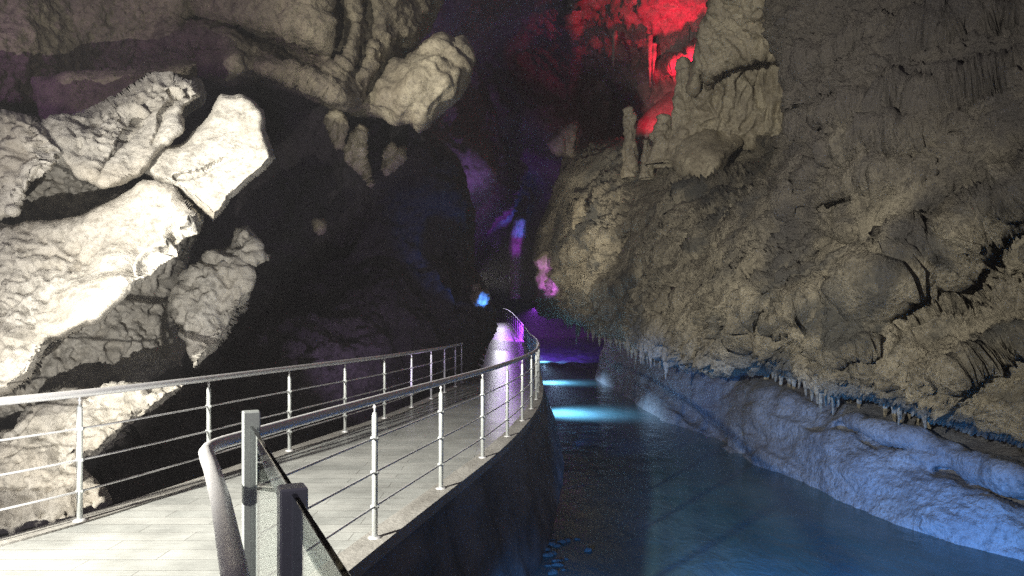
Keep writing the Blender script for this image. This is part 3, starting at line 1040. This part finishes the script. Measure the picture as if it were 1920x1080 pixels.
boulder([(-260, 150), (-100, 180), (0, 208), (60, 215), (95, 255), (105, 310), (60, 345), (30, 400), (-30, 410), (-150, 430), (-260, 420)], 7.5, 2.2,
        "bright pale rough boulder cut by the left picture edge above the biggest boulder", 3, grad=(-0.25, -0.15), style=style_pitted)
boulder([(62, 255), (150, 205), (225, 165), (270, 132), (325, 130), (365, 150), (375, 180), (340, 215), (345, 245), (318, 272), (288, 300), (262, 330), (235, 345), (190, 352), (150, 330), (105, 300)], 7.9, 2.4,
        "pale beige boulder with a grooved lower edge, topmost of the lit rock pile", 5, grad=(0.1, -0.5), feats=[([(180, 360), (200, 300), (255, 215)], 5, 0.16), ([(285, 262), (330, 180)], 4, 0.12)])
boulder([(262, 322), (300, 275), (345, 265), (385, 225), (415, 178), (455, 180), (495, 205), (498, 245), (516, 295), (500, 320), (470, 345), (435, 375), (425, 390), (399, 417), (345, 368), (300, 345)], 7.9, 2.2,
        "smooth pale slab of rock with a thin crack, leaning right towards the dark wall", 8, style=style_slab, grad=(0.1, -0.4), amp=0.9,
        feats=[([(330, 372 - 40), (380, 328), (420, 300)], 3, 0.10)])
boulder([(-280, 470), (-100, 440), (0, 428), (70, 420), (150, 410), (210, 380), (270, 338), (320, 355), (375, 400), (370, 430), (340, 440), (330, 470), (290, 500), (275, 530), (240, 545), (190, 600), (150, 620), (100, 640), (60, 700), (20, 735), (-100, 760), (-280, 790)], 6.9, 2.6,
        "biggest and brightest white boulder, pitted on its right side, at the left edge", 12, grad=(-0.15, -0.45), rr=18)
boulder([(320, 560), (345, 510), (400, 480), (432, 460), (440, 426), (465, 425), (488, 450), (490, 472), (508, 478), (470, 505), (470, 540), (455, 575), (430, 625), (395, 665), (365, 690), (350, 640), (325, 600)], 8.6, 1.6,
        "upright knobbly pale boulder with a blunt head, standing in front of the dark wall", 15, grad=(0.1, -0.3), style=style_pitted)
boulder([(-280, 800), (-60, 830), (20, 800), (60, 745), (120, 715), (170, 735), (230, 720), (290, 725), (350, 712), (330, 740), (285, 775), (240, 800), (190, 850), (150, 860), (165, 900), (210, 940), (130, 980), (60, 990), (-280, 1080)], 7.0, 1.8,
        "yellowish rough boulder low behind the near railing posts", 18, grad=(0.0, -0.3), style=style_pitted)
boulder([(60, 150), (130, 138), (210, 128), (330, 124), (370, 118), (345, 160), (240, 200), (150, 230), (80, 250)], 9.6, 1.4,
        "dim flat rock lying behind the top of the lit pile", 21, mat=M_CEIL)

# flowstone mass hanging from the ceiling and the fangs below it
F1 = [(690, 180), (712, 150), (735, 105), (760, 110), (790, 85), (815, 66), (830, 62), (850, 72), (868, 68), (886, 90), (892, 115), (880, 150), (860, 185), (830, 210), (800, 235), (785, 246), (770, 230), (745, 235), (720, 222), (690, 215), (665, 195)]
lump = solid("flowstone_mass", F1, [(690, 190, 13.0), (780, 150, 12.6), (880, 90, 13.6), (790, 240, 13.2), (740, 110, 13.3)], 2.2, style_lump, M_FLOW, 3.0, 0.9, 1.0, 26, 0.9, (), 4, 31)
tag(lump, "big yellow grey flowstone mass with curved folds hanging over the dark hollow", "flowstone")
for poly, d, sd, lab in (
    ([(610, 225), (625, 207), (640, 210), (648, 225), (652, 240), (640, 270), (632, 280), (622, 262)], 13.2, 33, "blunt pale rock fang with a knobbed top, left one under the flowstone mass"),
    ([(643, 275), (660, 250), (675, 232), (690, 245), (686, 280), (688, 310), (700, 345), (694, 352), (678, 325), (658, 312), (648, 300)], 13.6, 35, "long pointed pale drapery with fine vertical folds, under the flowstone mass"),
    ([(722, 280), (735, 272), (746, 282), (760, 274), (756, 300), (738, 318), (722, 330), (716, 312)], 14.3, 37, "small heart shaped rough pale rock on the dark wall"),
    ([(586, 412), (596, 414), (606, 410), (608, 430), (600, 440), (590, 428)], 12.6, 39, "tiny cluster of pale drip points alone on the dark wall")):
    o = solid("drapery", poly, [(0, 0, d)], 4.5, style_flow, M_FLOW, 2.2, 1.3, 0.40, 9, 0.35, (), 3, sd)
    tag(o, lab, "drapery")

# ------------------------------------------------------------------ the chasm at the back
K_poly = [(600, -400), (1620, -400), (1620, 420), (1500, 760), (1180, 760), (700, 760), (600, 500)]
K_ctrl = [(700, -300, 24), (860, 0, 26), (840, 300, 27), (900, 330, 29), (925, 430, 50), (960, 300, 46), (970, 100, 44), (960, 500, 64), (1000, 600, 66), (1000, 650, 66), (920, 540, 64), (850, 600, 50), (700, 600, 30),
          (1040, 60, 38), (1030, 250, 42), (1120, 40, 34), (1200, 60, 32), (1300, 60, 31), (1320, -100, 29), (1150, 190, 50), (1125, 235, 50), (1240, 200, 33), (1300, 160, 31), (1450, 200, 30), (1500, 600, 40), (1200, 650, 58), (1150, -300, 30)]
K_feats = [([(1130, 150), (1150, 230), (1130, 300)], 30, 3.0), ([(1080, -100), (1075, 100), (1060, 220)], 14, -1.5), ([(1200, 130), (1290, 120), (1320, 100)], 10, -1.5),
           ([(900, 300), (930, 340), (920, 390)], 22, -1.5), ([(985, 380), (985, 560)], 12, -3), ([(950, 380), (945, 560)], 10, -2)]


def style_chasm(p, s):
    return 1.1 * style_flow(p, 1.0) + 0.25 * style_dark(p, 1) + 0.5 * fbm(p * 0.4, 3, 0.5, 77)


chasm = patch("chasm_wall", K_poly, K_ctrl, style_chasm, M_CHASM, 4.0, 1.0, 1.0, K_feats)
tag(chasm, kind='structure')

# right ledge: block, columns, draperies
blk = solid("boulder", [(1250, 300), (1262, 268), (1290, 245), (1340, 222), (1375, 215), (1400, 240), (1392, 270), (1365, 300), (1350, 335), (1320, 358), (1300, 368), (1285, 340), (1265, 318)],
            [(1262, 290, 24.6), (1330, 290, 23.4), (1390, 250, 24.6), (1350, 225, 25.8), (1300, 360, 23.6)], 2.6, style_boulder, M_FLOW, 3.0, 0.8, 1.0, 22, 0.8, (), 4, 41)
tag(blk, "square faced buff boulder resting on the right ledge below the draped curtain", "boulder")


def stalagmite(base, top, radii, label, sd, name="stalagmite", mat=None, seg=40, n=60, cat="stalagmite", lean=0.0):
    """upright dripstone: a knobbly post that swells where drips struck"""
    base, top = Vector(base), Vector(top)
    mb = MB()
    t = np.linspace(0, 1, n)
    r = np.interp(t, np.linspace(0, 1, len(radii)), radii)
    pth = np.array([base.lerp(top, float(k)) for k in t])
    th = np.linspace(0, 2 * math.pi, seg, endpoint=False)
    V = pth[:, None, :] + r[:, None, None] * np.stack([np.cos(th), np.sin(th), 0 * th], -1)[None]
    V = V.reshape(-1, 3)
    V = np.vstack([V, pth[-1] + [0, 0, r[-1] * 0.4]])
    nrm = np.vstack([np.tile(np.stack([np.cos(th), np.sin(th), 0 * th], -1), (n, 1)), [0, 0, 1]])
    s = float(np.mean(radii))
    dsp = s * (0.5 * fbm(V / s * np.array([0.9, 0.9, 0.55]), 4, 0.55, sd) + 0.18 * perlin(V / s * np.array([0.6, 0.6, 2.2]), sd + 9))
    V = V + nrm * dsp[:, None]
    i = np.arange(n - 1)[:, None] * seg
    j = np.arange(seg)[None]
    Q = np.stack([i + j, i + (j + 1) % seg, i + seg + (j + 1) % seg, i + seg + j], -1).reshape(-1, 4)
    k = np.arange(0, seg, 2)
    b0 = (n - 1) * seg
    Q = np.vstack([Q, np.stack([np.full_like(k, n * seg), b0 + k, b0 + (k + 1) % seg, b0 + (k + 2) % seg], 1)])
    o = np_mesh(name, V, Q, mat or M_FLOW)
    return tag(o, label, cat)


stalagmite(P(1182, 335, 28), P(1181, 205, 28), [0.34, 0.30, 0.28, 0.22, 0.26, 0.2], "slim pale stalagmite post standing before the dark alcove in the red light", 51)
stalagmite(P(1276, 300, 25.5), P(1282, 112, 25.5), [0.55, 0.45, 0.34, 0.30, 0.27, 0.22], "tall grey stalagmite column silhouetted against the red lit slope", 52)
stalagmite(P(1090, 432, 29), P(1092, 372, 28.6), [0.34, 0.32, 0.30, 0.15], "short wet yellowish stalagmite low on the far end of the right wall", 53, mat=M_CEIL)
stalagmite(P(1212, 335, 26.5), P(1212, 265, 26.5), [0.26, 0.22, 0.12], "stubby stalagmite right of the slim pale post", 54)
stalagmite(P(1240, 310, 26.0), P(1242, 218, 26.0), [0.5, 0.4, 0.2], "low dark stalagmite stump at the foot of the tall column", 56)
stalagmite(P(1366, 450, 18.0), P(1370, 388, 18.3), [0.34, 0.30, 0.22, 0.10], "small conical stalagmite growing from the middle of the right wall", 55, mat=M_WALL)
for poly, ctrl, th, sz, sd, lab in (
    ([(1290, 170), (1300, 130), (1315, 60), (1330, 20), (1345, -60), (1540, -60), (1545, 40), (1545, 140), (1440, 110), (1400, 118), (1360, 128), (1335, 150), (1325, 175), (1318, 135), (1308, 180)],
     [(1330, 60, 22.5), (1400, 100, 21.5), (1470, 40, 20.5), (1400, 0, 20.5), (1310, 160, 23.5)], 3.0, 1.0, 61, "pale overhanging flowstone shelf at the top of the right ledge"),
    ([(1285, 250), (1295, 200), (1310, 150), (1340, 130), (1365, 112), (1420, 105), (1482, 120), (1545, 130), (1545, 270), (1430, 275), (1400, 280), (1360, 275), (1320, 285), (1280, 285)],
     [(1300, 220, 25.0), (1360, 160, 24.2), (1420, 160, 24.4), (1480, 180, 24.0)], 2.0, 1.05, 62, "tall pleated flowstone curtain under the overhanging shelf"),
    ([(1025, 268), (1040, 250), (1060, 236), (1078, 224), (1084, 232), (1082, 270), (1076, 296), (1060, 288), (1046, 296), (1034, 288)],
     [(0, 0, 33)], 1.6, 0.8, 63, "small fan shaped pale drapery at the far tip of the right ledge")):
    o = solid("flowstone_curtain", poly, ctrl, th, style_flow, M_FLOW, 2.4, 1.35, sz, 18, 0.8, (), 4, sd)
    tag(o, lab, "flowstone")

# red lit slope behind the columns
slope = solid("rock_slope", [(1190, 262), (1196, 225), (1260, 165), (1320, 105), (1345, 105), (1345, 200), (1290, 250), (1240, 262)], [(1200, 250, 30), (1320, 120, 32), (1330, 200, 29.5), (1200, 230, 30.6)], 1.5, style_slab, M_CHASM, 3.4, 1.0, 1.0, 16, 0.5, (), 3, 71)
tag(slope, kind='structure')

# violet lit knobs at the river end of the wall, blue rock by the deck, violet pillar in the cleft
for nm, poly, d, th, sd, lab, cat in (
    ("violet_flowstone", [(1000, 488), (1012, 478), (1020, 468), (1034, 472), (1036, 500), (1030, 512), (1038, 530), (1024, 545), (1010, 540), (1004, 520), (1010, 505)], 32.4, 3.0, 81, "knobbly flowstone bulge glowing violet at the far river end of the wall", "flowstone"),
    ("boulder", [(883, 556), (889, 548), (887, 538), (896, 532), (899, 543), (907, 546), (913, 544), (918, 562), (908, 576), (900, 570), (893, 574)], 18.5, 1.0, 82, "small jagged rock lit bright blue above the walkway bend", "boulder"),
    ("flowstone_pillar", [(955, 440), (962, 412), (975, 402), (988, 410), (984, 440), (978, 480), (976, 560), (958, 560), (954, 500)], 46.5, 2.5, 83, "narrow flowstone pillar lit blue and violet deep in the cleft", "flowstone")):
    o = solid(nm, poly, [(0, 0, d)], th, style_flow, M_FLOW, 1.8, 0.8, 0.8, 10, 0.7, (), 3, sd)
    tag(o, lab, cat)

# ------------------------------------------------------------------ stalactite fringe (parts of the right wall)
_co = np.empty(len(right_wall.data.vertices) * 3, np.float32)
right_wall.data.vertices.foreach_get("co", _co)
_co = _co.reshape(-1, 3).astype(float)
_px = 960 + F * _co[:, 0] / _co[:, 1]
_py = HOR - F * (_co[:, 2] - EYE) / _co[:, 1]


def lip(px):
    """the lowest point of the overhang there"""
    m = np.where((np.abs(_px - px) < 5) & (_py > 560) & (_py < 800))[0]
    return _co[m[np.argmax(_py[m])]] if len(m) else None


rr_ = random.Random(4)


def stalactite(root, length, r, parent, mat):
    root = Vector(root)
    top = root + Vector((rr_.uniform(-.05, .05) + 0.05, 0.12, max(0.45, length * 0.9)))
    mid = root + Vector((0, -0.02, 0.05))
    bot = root + Vector((rr_.uniform(-.04, .04), rr_.uniform(-.04, .04), -length))
    n, seg = 16, 9
    t = np.linspace(0, 1, n)
    pth = np.array([((1 - k) ** 2) * np.array(top) + 2 * k * (1 - k) * np.array(mid) + k * k * np.array(bot) for k in t])
    rad = r * (1 - t) ** 0.8 * (1 + 0.32 * np.array([rr_.uniform(-1, 1) for _ in t])) + 0.012
    MB().tube(pth, rad, seg).build("stalactite", mat, parent)


n_st = 0
for a0, a1, g0_, g1_, k0 in ((1056, 1250, 3.5, 6.5, 0.9), (1436, 1745, 4.0, 8.0, 1.2)):
    px = a0
    while px < a1 and n_st < 98:
        v = lip(px)
        if v is not None:
            d = v[1]
            ln = k0 * rr_.choice([0.4, 0.7, 1.0, 1.0, 1.4]) * rr_.uniform(14, 30) / F * d
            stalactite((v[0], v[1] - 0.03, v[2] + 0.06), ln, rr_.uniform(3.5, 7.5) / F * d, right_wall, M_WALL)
            n_st += 1
        px += rr_.uniform(g0_, g1_)
for px, py, ln in ((1218, 112, 52), (1226, 108, 30), (1290, 60, 40), (1150, 90, 36)):
    d = 31.0
    stalactite(P(px, py, d), ln / F * d, 5.5 / F * d, chasm, M_CHASM)

# ------------------------------------------------------------------ railings
POST_H, RAIL_H = 0.94, 1.03


def arc_posts(f, y0, y1, gap):
    out, y, acc = [], y0, 0.0
    px, py = f(y0), y0
    out.append(y0)
    while y < y1:
        y += 0.02
        x = f(y)
        acc += math.hypot(x - px, y - py)
        px, py = x, y
        if acc >= gap:
            out.append(y)
            acc = 0.0
    return out


def railing(name, f, post_ys, path, label, bar_y):
    base = empty(name, (f(post_ys[0]), post_ys[0], 0))
    tag(base, label, "railing", "steel railings of the walkway")
    hp = np.array(path)
    MB().tube(hp, 0.031, 14).build("handrail", M_STEEL, base)
    for h in (0.25, 0.50, 0.75):
        yb = np.linspace(bar_y[0], bar_y[1], 220)
        MB().tube([(f(y) + 0.0, y, dz(y) + h) for y in yb], 0.0085, 8).build("bar", M_STEEL, base)
    proto = None
    for y in post_ys:
        loc = Vector((f(y), y, dz(y)))
        if proto is None:
            p = MB().tube([(0, 0, 0.02), (0, 0, POST_H - 0.03), (0, 0, POST_H - 0.02), (0, 0, POST_H)], [0.0215, 0.0215, 0.02, 0.014], 12)
            for h in (0.25, 0.50, 0.75):
                p.tube([(-0.03, 0, h), (0.03, 0, h)], 0.014, 8)
            p = p.build("post", M_STEEL2, None, True, False)
            pin = MB().tube([(0, 0, POST_H), (0, 0, RAIL_H - 0.02)], 0.008, 8).tube([(0, 0, POST_H + 0.03), (0, 0, POST_H + 0.045)], 0.014, 8).build("pin", M_STEEL, None, True, False)
            fl = MB().tube([(0, 0, 0.012), (0, 0, 0.026), (0, 0, 0.034)], [0.05, 0.05, 0.03], 16).build("flange", M_STEEL, None, True, False)
            proto = (p, pin, fl)
            q = proto
        else:
            q = tuple(o.copy() for o in proto)
            for o in q:
                COL.objects.link(o)
        q[0].parent = base
        q[0].location = loc - base.location
        for o in q[1:]:
            o.parent = q[0]
            o.location = (0, 0, 0)
    return base


# left railing
lp = [5.45 - 1.5, 5.45, 6.9, 8.4, 9.85, 11.25, 12.7, 14.1, 15.4, 16.7, 18.0]
lp[0] = 3.95
lp = [1.2, 2.6] + lp
yl = np.linspace(1.0, 18.2, 200)
railing("steel_railing", lx, lp, [(lx(y), y, RAIL_H) for y in yl], "stainless steel railing on the rock side of the walkway, in front of the boulders", (1.0, 18.2))
# right railing, its handrail turning back towards the viewer along the glass
yr = np.linspace(3.25, 57, 420)
path = [(rx(y), y, dz(y) + RAIL_H) for y in yr]
ret = [P(440, 1085, 1.52), P(418, 950, 2.12), P(407, 872, 2.72)]
bend = [Vector((-0.50, 1.20, RAIL_H)), Vector((-0.62, 1.53, RAIL_H)), Vector((-0.92, 2.16, RAIL_H)), Vector((-1.17, 2.66, RAIL_H)), Vector((-1.27, 2.85, RAIL_H)),
        Vector((-1.34, 2.99, RAIL_H)), Vector((-1.37, 3.09, RAIL_H)), Vector((-1.375, 3.17, RAIL_H))]
path = [tuple(v) for v in bend] + path
rp = arc_posts(rx, 3.52, 56, 1.5)
railing("steel_railing", rx, rp, path, "steel railing on the river side, its handrail bending back beside the glass", (3.4, 57))
# end railing across the walk
ex = np.linspace(rx(57) - 0.05, -3.4, 12)
eb = empty("steel_railing", (rx(57), 57.2, dz(57)))
tag(eb, "short steel railing crossing the far end of the walkway", "railing", "steel railings of the walkway")
MB().tube([(x, 57.3, dz(57) + RAIL_H) for x in ex], 0.031, 10).build("handrail", M_STEEL, eb)
for h in (0.25, 0.5, 0.75):
    MB().tube([(x, 57.3, dz(57) + h) for x in ex], 0.0085, 8).build("bar", M_STEEL, eb)
for x in (ex[0], ex[5], ex[-1]):
    MB().tube([(x, 57.3, dz(57)), (x, 57.3, dz(57) + RAIL_H)], 0.0215, 10).build("post", M_STEEL2, eb)

# ------------------------------------------------------------------ glass balustrade beside the viewer
g0 = Vector((-0.917, 2.4, 0))
g1 = Vector((-0.476, 1.48, 0))
dirg = (g1 - g0).normalized()
ang = math.atan2(dirg.y, dirg.x)
gb = empty("glass_balustrade", tuple(g0))
tag(gb, "glass balustrade with square steel posts in the near foreground", "balustrade")
for g, top in ((g0, 1.288), (g1, 1.245)):
    MB().box((g.x, g.y, (top - 0.9) / 2), 0.058, 0.058, top + 0.9, ang, 0.004).build("post", M_GATE, gb, smooth=False)
for a_, b_, zt in ((g0, g1, 1.24), (g1, g1 + dirg * 0.95, 1.235)):
    c = (a_ + b_) / 2
    ln = (b_ - a_).length - 0.062
    MB().box((c.x, c.y, (zt - 0.7) / 2), ln, 0.012, zt + 0.7, ang, 0.0015).build("glass_panel", M_GLASS, gb, smooth=False)

# ------------------------------------------------------------------ floodlights outside the picture, shields added to cut their beams
M_BLACK, _, bb = new_mat("black_enamel")
bb.inputs["Base Color"].default_value = (0.01, 0.01, 0.01, 1)
bb.inputs["Roughness"].default_value = 0.6


def floodlight(pos, aim, edge, side, dist, wid, label):
    """lamp housing with one added, unseen shield whose straight edge cuts the beam"""
    pos, aim = Vector(pos), Vector(aim).normalized()
    edge, side = Vector(edge).normalized(), Vector(side).normalized()
    e = empty("floodlight", tuple(pos))
    tag(e, label, "floodlight")
    back = pos - aim * 0.12
    up = aim.cross(edge).normalized()
    c = back
    V = []
    for z, k in ((-0.06, 0.7), (0.06, 1.0)):
        for sx, sy in ((-1, -1), (1, -1), (1, 1), (-1, 1)):
            V.append(tuple(c + aim * z + edge * (0.16 * k * sx) + up * (0.11 * k * sy)))
    Q = [(0, 3, 2, 1), (4, 5, 6, 7), (0, 1, 5, 4), (1, 2, 6, 5), (2, 3, 7, 6), (3, 0, 4, 7)]
    MB().add(V, Q).build("housing", M_BLACK, e, smooth=False)
    m = pos + aim * dist
    V = []
    for z in (0, 0.004):
        for a_, b_ in ((-1, 0), (1, 0), (1, 1), (-1, 1)):
            V.append(tuple(m + edge * (wid * a_) + side * (wid * 1.3 * b_) + aim * z))
    MB().add(V, Q).build("shield", M_BLACK, e, smooth=False)
    return e


a_ = Vector((-.383, 1, .027))
b_ = Vector((-.125, 1, .284))
nrm = a_.cross(b_).normalized()
if nrm.x < 0:
    nrm = -nrm
aim = (a_ * 9 + Vector((0, 0, EYE)) - LAMP_L).normalized()
aim = (aim - nrm * aim.dot(nrm)).normalized()
floodlight(LAMP_L, aim, aim.cross(nrm), nrm, 0.5, 0.9, "black floodlight low on the deck with an added beam-cutting shield on its right")
az = math.radians(12.4)
aim2 = Vector((math.sin(az), math.cos(az), -0.12)).normalized()
edge2 = Vector((0, 0, 1))
floodlight(LAMP_D, aim2, aim2.cross(Vector((-math.cos(az), math.sin(az), 0))), Vector((-math.cos(az), math.sin(az), 0)), 0.5, 0.8, "black floodlight high on the left with an added beam-cutting shield on its left")

# ------------------------------------------------------------------ stones in the shallow water
rs = random.Random(9)
protos = []
for k in range(4):
    n = 10
    th = np.linspace(0, 2 * math.pi, 14, endpoint=False)
    ph = np.linspace(-math.pi / 2 + 0.15, math.pi / 2 - 0.15, 8)
    V = np.array([(math.cos(p) * math.cos(t), 0.75 * math.cos(p) * math.sin(t), 0.45 * math.sin(p)) for p in ph for t in th])
    V = V * (1 + 0.45 * fbm(V * 1.1 + k * 7, 3, 0.5, 100 + k))[:, None]
    i = np.arange(7)[:, None] * 14
    j = np.arange(14)[None]
    Q = np.stack([i + j, i + (j + 1) % 14, i + 14 + (j + 1) % 14, i + 14 + j], -1).reshape(-1, 4)
    k_ = np.arange(0, 14, 2)
    V = np.vstack([V, V[:14].mean(0), V[-14:].mean(0)])
    Q = np.vstack([Q, np.stack([np.full_like(k_, 112), (k_ + 2) % 14, (k_ + 1) % 14, k_], 1), np.stack([np.full_like(k_, 113), 98 + k_, 98 + (k_ + 1) % 14, 98 + (k_ + 2) % 14], 1)])
    protos.append((V, Q))
first = []
for k in range(26):
    px = 1022 + abs(rs.gauss(0, 1)) * 34
    py = rs.uniform(1008, 1075)
    d = 3.1 * F / (py - HOR)
    p = P(px, py, d)
    if k < 4:
        V, Q = protos[k]
        o = np_mesh("stone", V, Q, M_BANK, True, False)
        first.append(o)
    else:
        o = first[k % 4].copy()
        COL.objects.link(o)
    s = rs.uniform(0.03, 0.075)
    o.scale = (s, s, s)
    o.rotation_euler = (0, 0, rs.uniform(0, 6.28))
    o.location = (p.x, p.y, -1.5 + s * 0.1)
    tag(o, "small flat stone breaking the water at the foot of the retaining wall", "stone", "stones in the shallow water")

# ------------------------------------------------------------------ damp mist in the cave air
M_HAZE = bpy.data.materials.new("cave_mist")
M_HAZE.use_nodes = True
hn = M_HAZE.node_tree
hn.nodes.remove(hn.nodes["Principled BSDF"])
pv = hn.nodes.new("ShaderNodeVolumePrincipled")
pv.inputs["Color"].default_value = (0.9, 0.9, 0.95, 1)
pv.inputs["Density"].default_value = 0.0013
hn.links.new(pv.outputs[0], hn.nodes["Material Output"].inputs["Volume"])
haze = MB().box((0, 40, 7), 80, 120, 60).build("haze", M_HAZE, None, False, False)
tag(haze, kind='stuff')
